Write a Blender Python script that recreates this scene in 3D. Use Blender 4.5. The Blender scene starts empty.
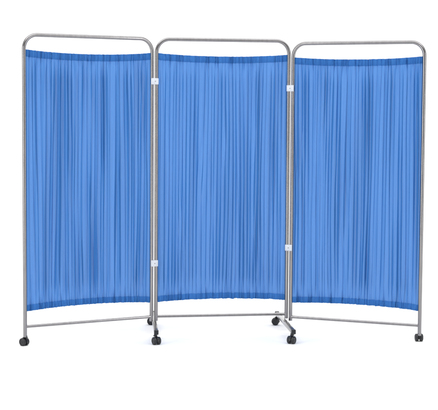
import bpy, bmesh, math, random
from mathutils import Vector, Matrix, noise
random.seed(7)
scene = bpy.context.scene
COL = scene.collection
R = math.radians

# ------------------------------------------------------------------ materials
def new_mat(name):
    m = bpy.data.materials.new(name); m.use_nodes = True
    nt = m.node_tree; nt.nodes.clear()
    out = nt.nodes.new('ShaderNodeOutputMaterial')
    return m, nt, out

def coords(nt, scale, kind='Object'):
    tc = nt.nodes.new('ShaderNodeTexCoord'); mp = nt.nodes.new('ShaderNodeMapping')
    mp.inputs['Scale'].default_value = scale
    nt.links.new(tc.outputs[kind], mp.inputs['Vector'])
    return mp.outputs['Vector']

def noise_tex(nt, vec, scale, detail=3, rough=.5):
    n = nt.nodes.new('ShaderNodeTexNoise'); n.inputs['Scale'].default_value = scale
    n.inputs['Detail'].default_value = detail; n.inputs['Roughness'].default_value = rough
    nt.links.new(vec, n.inputs['Vector']); return n.outputs['Fac']

def ramp(nt, fac, stops):
    r = nt.nodes.new('ShaderNodeValToRGB'); e = r.color_ramp.elements
    e[0].position, e[0].color = stops[0][0], (*stops[0][1], 1)
    e[1].position, e[1].color = stops[1][0], (*stops[1][1], 1)
    nt.links.new(fac, r.inputs['Fac']); return r.outputs['Color']

def bump(nt, h, strength, dist):
    b = nt.nodes.new('ShaderNodeBump'); b.inputs['Strength'].default_value = strength
    b.inputs['Distance'].default_value = dist
    nt.links.new(h, b.inputs['Height']); return b.outputs['Normal']

def simple(name, c0, c1, scale, rough, metallic=0., bs=.1, bd=.001, vecscale=(1,1,1), rr=None):
    m, nt, out = new_mat(name)
    p = nt.nodes.new('ShaderNodeBsdfPrincipled')
    f = noise_tex(nt, coords(nt, vecscale), scale, 4)
    nt.links.new(ramp(nt, f, ((.35, c0), (.65, c1))), p.inputs['Base Color'])
    p.inputs['Metallic'].default_value = metallic
    if rr:
        mr = nt.nodes.new('ShaderNodeMapRange')
        mr.inputs['To Min'].default_value, mr.inputs['To Max'].default_value = rr
        nt.links.new(f, mr.inputs['Value']); nt.links.new(mr.outputs['Result'], p.inputs['Roughness'])
    else:
        p.inputs['Roughness'].default_value = rough
    nt.links.new(bump(nt, f, bs, bd), p.inputs['Normal'])
    nt.links.new(p.outputs['BSDF'], out.inputs['Surface'])
    return m

M_STEEL = simple('brushed_steel', (.245,.238,.243), (.275,.268,.273), 60, .26, 1., .05, .0004, (1,1,.2), (.15,.22))
M_PLASTIC = simple('black_plastic', (.004,.0045,.006), (.009,.010,.013), 90, .35, 0., .08, .0005, rr=(.28,.45))
M_TYRE = simple('black_rubber', (.005,.006,.008), (.011,.012,.015), 140, .5, 0., .15, .0005, rr=(.38,.55))
M_CLIP = simple('white_plastic', (.53,.56,.61), (.57,.60,.64), 50, .4, 0., .03, .0003)
M_FLOOR = simple('white_sweep', (.90,.90,.90), (.915,.915,.915), 2, .9, 0., 0., .0005)
M_WIRE = simple('dull_wire', (.16,.17,.2), (.24,.25,.28), 90, .4, 1.)

def fabric():
    m, nt, out = new_mat('sheer_blue_fabric')
    L = nt.links.new
    v = coords(nt, (70, 70, 1.6))
    streak = noise_tex(nt, v, 1.6, 4, .6)
    fine = noise_tex(nt, coords(nt, (900, 900, 900)), 1.0, 2)
    hgt = nt.nodes.new('ShaderNodeMath'); hgt.operation = 'MULTIPLY_ADD'
    hgt.inputs[1].default_value = .06
    L(fine, hgt.inputs[0]); L(streak, hgt.inputs[2])
    nrm = bump(nt, hgt.outputs[0], .35, .003)
    col = ramp(nt, streak, ((.3, (.042,.171,.46)), (.7, (.051,.197,.51))))
    d = nt.nodes.new('ShaderNodeBsdfDiffuse'); L(col, d.inputs['Color']); L(nrm, d.inputs['Normal'])
    g = nt.nodes.new('ShaderNodeBsdfPrincipled')        # slight synthetic sheen
    L(col, g.inputs['Base Color']); g.inputs['Roughness'].default_value = .92
    g.inputs['Sheen Weight'].default_value = .0
    g.inputs['Specular IOR Level'].default_value = .12
    L(nrm, g.inputs['Normal'])
    t = nt.nodes.new('ShaderNodeBsdfTranslucent'); t.inputs['Color'].default_value = (.058,.25,.70,1); L(nrm, t.inputs['Normal'])
    mx = nt.nodes.new('ShaderNodeMixShader'); mx.inputs[0].default_value = .26
    L(g.outputs[0], mx.inputs[1]); L(t.outputs[0], mx.inputs[2])
    tr = nt.nodes.new('ShaderNodeBsdfTransparent'); tr.inputs['Color'].default_value = (.74,.81,.98,1)
    lw = nt.nodes.new('ShaderNodeLayerWeight'); lw.inputs['Blend'].default_value = .5
    mr = nt.nodes.new('ShaderNodeMapRange')             # open weave: thread overlap grows at a slant
    mr.inputs['From Min'].default_value = 0.; mr.inputs['From Max'].default_value = .7
    mr.inputs['To Min'].default_value = .068; mr.inputs['To Max'].default_value = .0
    L(lw.outputs['Facing'], mr.inputs['Value'])
    m2 = nt.nodes.new('ShaderNodeMixShader')
    L(mr.outputs['Result'], m2.inputs[0]); L(mx.outputs[0], m2.inputs[1]); L(tr.outputs[0], m2.inputs[2])
    L(m2.outputs[0], out.inputs['Surface'])
    return m
M_FABRIC = fabric()

# ------------------------------------------------------------------ helpers
def link(name, bm, mat, parent=None, smooth=True, autosharp=True):
    me = bpy.data.meshes.new(name)
    bmesh.ops.recalc_face_normals(bm, faces=bm.faces)
    if smooth:
        for f in bm.faces: f.smooth = True
        if autosharp:
            for e in bm.edges:
                if len(e.link_faces) == 2 and e.calc_face_angle(0) > R(40): e.smooth = False
    bm.to_mesh(me); bm.free()
    me.materials.append(mat)
    o = bpy.data.objects.new(name, me); COL.objects.link(o)
    if parent: o.parent = parent
    return o

def tube(bm, pts, r, seg=20, cap=True, up=Vector((0,1,0))):
    pts = [Vector(p) for p in pts]; rings = []
    n = len(pts)
    for i, p in enumerate(pts):
        t = (pts[min(i+1, n-1)] - pts[max(i-1, 0)]).normalized()
        ref = up if abs(t.dot(up)) < .95 else Vector((1,0,0))
        a = t.cross(ref).normalized(); b = t.cross(a).normalized()
        rings.append([bm.verts.new(p + a*r*math.cos(2*math.pi*k/seg) + b*r*math.sin(2*math.pi*k/seg)) for k in range(seg)])
    for A, B in zip(rings, rings[1:]):
        for k in range(seg):
            bm.faces.new((A[k], A[(k+1)%seg], B[(k+1)%seg], B[k]))
    if cap:
        bm.faces.new(rings[0]); bm.faces.new(rings[-1])

def lathe(bm, prof, M, seg=36):
    """profile of (axial, radius) revolved about local X, moved by matrix M"""
    rings = []
    for a, r in prof:
        rings.append([bm.verts.new(M @ Vector((a, r*math.cos(2*math.pi*k/seg), r*math.sin(2*math.pi*k/seg)))) for k in range(seg)])
    for A, B in zip(rings, rings[1:]):
        for k in range(seg):
            bm.faces.new((A[k], A[(k+1)%seg], B[(k+1)%seg], B[k]))
    bm.faces.new(rings[0]); bm.faces.new(rings[-1])

def box(bm, M, size, bev=.002, seg=3):
    r = bmesh.ops.create_cube(bm, size=1, matrix=M @ Matrix.Diagonal((*size, 1)))
    es = list({e for v in r['verts'] for e in v.link_edges})
    bmesh.ops.bevel(bm, geom=es, offset=bev, segments=seg, profile=.5, affect='EDGES')

# ------------------------------------------------------------------ the screen
# posts of the three panels, seen from above (metres), left to right
POST = [((-1.104,7.361), (-.4025,7.747)), ((-.3755,7.760), (.4155,7.884)), ((.4415,7.874), (1.186,7.582))]
DZ = [0, 0, -.0156]
ZTOP, ZBAR, RT = 1.771, .111, .0112
ZFT, ZFB = 1.689, .197
ORG = Vector((0.03, 7.75, 0))
root = bpy.data.objects.new('folding_screen', None); COL.objects.link(root)
root.location = ORG; root.empty_display_size = .2
root['label'] = 'three panel folding privacy screen with gathered blue curtains in steel tube frames on black castors'
root['category'] = 'folding screen'
def W(x, y, z): return Vector((x, y, z)) - ORG            # world -> root space

def frame(k):
    a, b = (Vector((*p, 0)) for p in POST[k]); dz = DZ[k]
    u = (b-a).normalized(); Lw = (b-a).length; rc = .078
    def P(s, z): q = a + u*s - ORG; return Vector((q.x, q.y, z+dz))
    foot = [.077, .088, .083-.0, .088]                       # where each post ends
    zb = {0: (.052, .084), 1: (.085, .085), 2: (.088, .052)}[k]
    pts = [P(0, zb[0]), P(0, .6), P(0, 1.2)]
    for i in range(17):
        t = math.pi*.5*i/16
        pts.append(P(rc - rc*math.cos(t), ZTOP-rc + rc*math.sin(t)))
    pts.append(P(Lw*.5, ZTOP))
    for i in range(17):
        t = math.pi*.5*(1-i/16)
        pts.append(P(Lw - rc + rc*math.cos(t), ZTOP-rc + rc*math.sin(t)))
    pts += [P(Lw, 1.2), P(Lw, .6), P(Lw, zb[1])]
    bm = bmesh.new(); tube(bm, pts, RT, 28, up=Vector((-u.y, u.x, 0)))
    fr = link('frame', bm, M_STEEL, root)
    bm = bmesh.new(); tube(bm, [P(RT*.6, ZBAR), P(Lw-RT*.6, ZBAR)], .0088, 20)
    link('bottom_rail', bm, M_STEEL, fr)
    return fr

def ns(x, y, s): return noise.noise(Vector((x, y, s)))
def curtain(k):
    a, b = (Vector((*p, 0)) for p in POST[k]); dz = DZ[k]
    u = (b-a).normalized(); Lw = (b-a).length; nrm = Vector((u.y, -u.x, 0))   # towards the camera
    sd = 11.3*k + 3.1
    e0 = RT*.75; Wc = Lw - 2*e0
    sagT, sagB = (.0185, .016, .0155)[k], (.0165, .0155, .0155)[k]
    NU, NV = 1100, 110
    HT, HB = .040, .036
    def pos(fu, fv, off=0., hem=0):
        """fu across 0..1, fv up 0..1"""
        par = 4*fu*(1-fu)
        zt = ZFT - sagT*par**.9; zb = ZFB + sagB*par**.9
        # the gathered edges are a little uneven
        zt += .0012*ns(fu*60, 1, sd); zb += .0022*ns(fu*38, 2, sd) + .0014*ns(fu*110, 5, sd)
        z = zb + (zt-zb)*fv
        dT, dB = (1-fv)*1.48, fv*1.48                    # metres from top, from bottom
        wv = .6*ns(fu*7, fv*1.0, sd+1) + .16*ns(fu*19, fv*1.6, sd+2)
        edge = min(1, fu/.02, (1-fu)/.02)
        inh = min(1, max(0, min(dT-.01, dB-.008)/.16))    # 0 in the hems, 1 in the free drop
        inh = inh*inh*(3-2*inh)
        # broad loose folds
        ph1 = 2*math.pi*(17*fu + wv*.75 + sd)
        a1 = (.0068 + .0012*ns(fu*5, fv, sd+20))*(.62 + .62*max(0, .5+ns(fu*9, fv*1.1, sd+3)))*(.22+.78*inh)
        # middle folds
        ph2 = 2*math.pi*(34*fu + 1.1*ns(fu*15, fv*1.2, sd+4) + .8*wv)
        a2 = .0044*(.25 + 1.3*max(0, .45+ns(fu*14, fv*1.6, sd+5)))*(.45+.55*inh)
        # tight gathers held by the stitching
        ph3 = 2*math.pi*(82*fu + 2.2*ns(fu*26, fv*.8, sd+6) + .5*ns(fu*40, fv*9, sd+9))
        g = math.exp(-max(0, dT-HT)/.055)+math.exp(-max(0, dB-HB)/.06)
        a3 = .0019*(.45+1.2*max(0, .5+ns(fu*30, fv*2, sd+7)))*g
        # sharp single creases
        cr = ns(fu*52 + wv*3.0, fv*1.1, sd+8)
        crease = -.0022*max(0, 1-abs(cr)*6)*inh
        d = a1*math.sin(ph1) + a2*math.sin(ph2) + a3*math.sin(ph3) + crease
        s = fu*Wc + edge*(1.0*a1*math.sin(2*ph1+.6) + .62*a2*math.sin(2*ph2+.3) + .35*a3*math.sin(2*ph3))
        # bulge where each hem closes round its wire
        for e, Hh in ((dT, HT), (dB, HB)):
            if e < Hh: d += .0030*math.sin(math.pi*min(1, max(0, e/Hh)))*(1+.6*ns(fu*45, e*30, sd+12))
            d -= .0022*math.exp(-((e-Hh)/.0016)**2)
            ru = math.exp(-(max(0, e-Hh)/.012)**2)
            d += ru*.0013*max(0, .55+1.2*ns(fu*22, .3, sd+15))*math.sin(2*math.pi*(115*fu + 3*ns(fu*30, e*14, sd+14)))
        q = a + u*(e0+s) + nrm*(d*edge*.95 + off) - ORG
        return Vector((q.x, q.y, z+dz))
    def sheet(v0, v1, nv, off, offf=None, rows=None):
        bm = bmesh.new(); g = []
        for j in range(nv+1):
            fv = v0 + (v1-v0)*(j/nv if rows is None else rows[j])
            o = off if offf is None else offf(j/nv)
            g.append([bm.verts.new(pos(i/NU, fv, o)) for i in range(NU+1)])
        for j in range(nv):
            for i in range(NU):
                bm.faces.new((g[j][i], g[j][i+1], g[j+1][i+1], g[j+1][i]))
        return bm
    hb, ht = HB/1.48, 1-HT/1.48; e = .0011
    rows = [hb*t/7 for t in range(7)] + [hb-e, hb, hb+e, hb+2*e]
    rows += [hb+2*e + (ht-hb-4*e)*t/100 for t in range(1, 100)]
    rows += [ht-2*e, ht-e, ht, ht+e] + [ht+e + (1-ht-e)*t/7 for t in range(1, 8)]
    cu = link('curtain', sheet(0, 1, len(rows)-1, 0, None, rows), M_FABRIC, root, autosharp=False)
    H = 1.484
    # turned over hems: a second thickness behind, rounded over the wire at the edge
    link('top_hem', sheet(1-HT/H, .9998, 8, 0, lambda t: -.0012-.0085*math.sin(math.pi*min(1, t*.96+.02))), M_FABRIC, cu, autosharp=False)
    link('bottom_hem', sheet(.0002, HB/H, 8, 0, lambda t: -.0012-.0085*math.sin(math.pi*min(1, t*.96+.02))), M_FABRIC, cu, autosharp=False)
    for top in (1, 0):
        bm = bmesh.new(); pts = []
        for i in range(41):
            f = i/40; par = 4*f*(1-f)
            z = (ZFT-.004 - sagT*par**.9) if top else (ZFB+.004+sagB*par**.9)
            q = a + u*(RT*.5 + f*(Lw-RT)) - nrm*.003 - ORG
            pts.append(Vector((q.x, q.y, z+dz)))
        tube(bm, pts, .0011, 8)
        link('curtain_wire', bm, M_WIRE, cu)
    return cu

# hinge clips: two rings and a web hugging the pair of posts
def clip(pa, pb, z):
    a, b = Vector((*pa, 0)), Vector((*pb, 0)); c = (a+b)/2 - ORG; c.z = z
    u = (b-a).normalized()
    M = Matrix.Translation(c) @ Matrix(((u.x, -u.y, 0, 0), (u.y, u.x, 0, 0), (0, 0, 1, 0), (0,0,0,1)))
    bm = bmesh.new()
    dd = (b-a).length
    h = .038
    box(bm, M, (.044, .032, h), .0035)
    box(bm, M, (.0445, .020, h*.5), .002)
    o = link('hinge_clip', bm, M_CLIP, root)
    bm = bmesh.new()
    Ms = M @ Matrix.Translation((0, -.0160, 0)) @ Matrix.Rotation(R(90), 4, 'Z')
    lathe(bm, [(-.0014, .0020), (-.0008, .0028), (.002, .0028)], Ms, 16)
    link('screw', bm, M_STEEL, o)
    return o

# feet under the two joints
def foot(near, far, z=.072):
    a, b = Vector((*near, z))-ORG, Vector((*far, z))-ORG; a.z = b.z = z
    u = (b-a).normalized(); L = (b-a).length
    M = Matrix(((u.x, -u.y, 0, 0), (u.y, u.x, 0, 0), (0, 0, 1, 0), (0,0,0,1)))
    bm = bmesh.new()
    box(bm, Matrix.Translation((a+b)/2) @ M, (L-.03, .0245, .0245), .004)
    f = link('foot_bar', bm, M_STEEL, root)
    for p in (a, b):
        bm = bmesh.new()
        s = 1 if p is b else -1
        box(bm, Matrix.Translation(p - u*s*.0005) @ M, (.030, .0258, .0262), .004)
        link('end_cap', bm, M_PLASTIC, f)
    return f

def caster(x, y, ang, ztop, trail=.012):
    """twin wheel castor with its stem at (x, y); ang = heading of the axle in degrees"""
    rw = .0225
    M = Matrix.Translation(W(x, y, 0)) @ Matrix.Rotation(R(ang), 4, 'Z')
    bm = bmesh.new()
    # hood between the wheels: arched plate
    prof = []
    for i in range(13):
        t = R(-25 + 215*i/12); prof.append((trail + (rw+.0035)*math.cos(t), rw + (rw+.0030)*math.sin(t)))
    prof += [(trail-.010, rw-.010), (trail+.010, rw-.012)]
    vs = {}
    for sx in (-.0042, .0042):
        vs[sx] = [bm.verts.new(M @ Vector((sx, p, q))) for p, q in prof]
        bm.faces.new(vs[sx])
    A, B = vs[-.0042], vs[.0042]
    for i in range(len(prof)):
        j = (i+1) % len(prof); bm.faces.new((A[i], A[j], B[j], B[i]))
    # stem and swivel collar
    box(bm, M @ Matrix.Translation((0, .002, 2*rw+.004)), (.019, .022, .008), .003)
    tube(bm, [M @ Vector((0, 0, 2*rw+.004)), M @ Vector((0, 0, ztop))], .0092, 20)
    c = link('caster', bm, M_PLASTIC, root)
    for s in (-1, 1):
        bm = bmesh.new()
        Mw = M @ Matrix.Translation((s*.0135, trail, rw)) @ Matrix.Diagonal((s, 1, 1, 1))
        lathe(bm, [(-.0082,.0155), (-.0082,.0205), (-.0062,.0225), (.0040,.0225), (.0072,.0212), (.0092,.0178),
                   (.0086,.0150), (.0070,.0142), (.0070,.0062), (.0084,.0055), (.0084,.0012)], Mw, 40)
        link('wheel', bm, M_TYRE, c)
    return c

for k in range(3):
    frame(k); curtain(k)
clip(POST[0][1], POST[1][0], 1.521); clip(POST[0][1], POST[1][0], .434)
clip(POST[1][1], POST[2][0], 1.487); clip(POST[1][1], POST[2][0], .520)
foot((-.357, 7.425), (-.414, 8.13)); foot((.437, 7.475), (.372, 8.15))
caster(-1.101, 7.361, 52, .060)
caster(1.186, 7.582, 4, .062)
caster(-.362, 7.437, 28, .062, -.012)
caster(-.413, 8.118, 80, .062, .01)
caster(.430, 7.490, -28, .062, -.006)
caster(.3725, 8.138, 82, .062, .010)

# ------------------------------------------------------------------ white sweep
def structure(name, bm, mat):
    o = link(name, bm, mat, None, True, False); o['kind'] = 'structure'; return o
bm = bmesh.new()
vs = [bm.verts.new(p) for p in ((-14,-6,0), (14,-6,0), (14,12,0), (-14,12,0))]; bm.faces.new(vs)
structure('floor', bm, M_FLOOR)
bm = bmesh.new(); prev = None
prof = [(12, 0)] + [(12+2.5*math.sin(R(t)), 2.5-2.5*math.cos(R(t))) for t in range(6, 91, 6)] + [(14.5, 9)]
for y, z in prof:
    cur = [bm.verts.new((x, y, z)) for x in (-14, 14)]
    if prev: bm.faces.new((prev[0], prev[1], cur[1], cur[0]))
    prev = cur
structure('backdrop', bm, M_FLOOR)

# ------------------------------------------------------------------ light
w = bpy.data.worlds.new('World'); scene.world = w; w.use_nodes = True
bg = w.node_tree.nodes['Background']; bg.inputs['Color'].default_value = (.96,.98,1,1); bg.inputs['Strength'].default_value = .92

wn = w.node_tree                                    # studio darker behind the camera than at the sides
tc = wn.nodes.new('ShaderNodeTexCoord'); sp = wn.nodes.new('ShaderNodeSeparateXYZ')
wn.links.new(tc.outputs['Generated'], sp.inputs[0])
wr = wn.nodes.new('ShaderNodeMapRange'); wr.interpolation_type = 'SMOOTHSTEP'
wr.inputs['From Min'].default_value = -1; wr.inputs['From Max'].default_value = -.45
wr.inputs['To Min'].default_value = .40; wr.inputs['To Max'].default_value = 1
wn.links.new(sp.outputs['Y'], wr.inputs['Value'])
wm = wn.nodes.new('ShaderNodeVectorMath'); wm.operation = 'SCALE'; wm.inputs[0].default_value = (1,.995,.985)
wn.links.new(wr.outputs['Result'], wm.inputs['Scale']); wn.links.new(wm.outputs[0], bg.inputs['Color'])

def area(name, loc, target, sx, sy, power, col=(1,1,1)):
    l = bpy.data.lights.new(name, 'AREA'); l.shape = 'RECTANGLE'; l.size = sx; l.size_y = sy
    l.energy = power; l.color = col
    o = bpy.data.objects.new(name, l); COL.objects.link(o); o.location = loc
    o.rotation_euler = (Vector(target)-Vector(loc)).to_track_quat('-Z', 'Y').to_euler()
    return o
area('softbox_left', (-4.6, 3.0, 1.55), (0, 7.7, 1.0), 1.1, 2.9, 105)
area('softbox_right', (4.9, 4.2, 1.55), (0, 7.7, 1.0), .8, 2.9, 55)
area('softbox_top', (0, 5.2, 5.0), (0, 5.6, 0), 7, 5, 212)
area('backdrop_light', (0, 10.2, 5.5), (0, 13.2, 1.0), 10, 2, 260)

# ------------------------------------------------------------------ camera
cam = bpy.data.cameras.new('camera'); co = bpy.data.objects.new('camera', cam); COL.objects.link(co)
cam.sensor_fit = 'HORIZONTAL'; cam.sensor_width = 36; cam.lens = 36*1300/438
cam.clip_end = 200
co.matrix_world = Matrix.Translation((0, 0, 1.3643)) @ Matrix.Rotation(R(90-4.2587), 4, 'X') @ Matrix.Rotation(R(.383), 4, 'Z')
scene.camera = co
scene.view_settings.view_transform = 'Standard'; scene.view_settings.look = 'None'
scene.view_settings.exposure = 0; scene.view_settings.gamma = 1
scene.render.engine = 'CYCLES'
scene.cycles.transparent_max_bounces = 24
scene.render.resolution_x = 1024; scene.render.resolution_y = 959
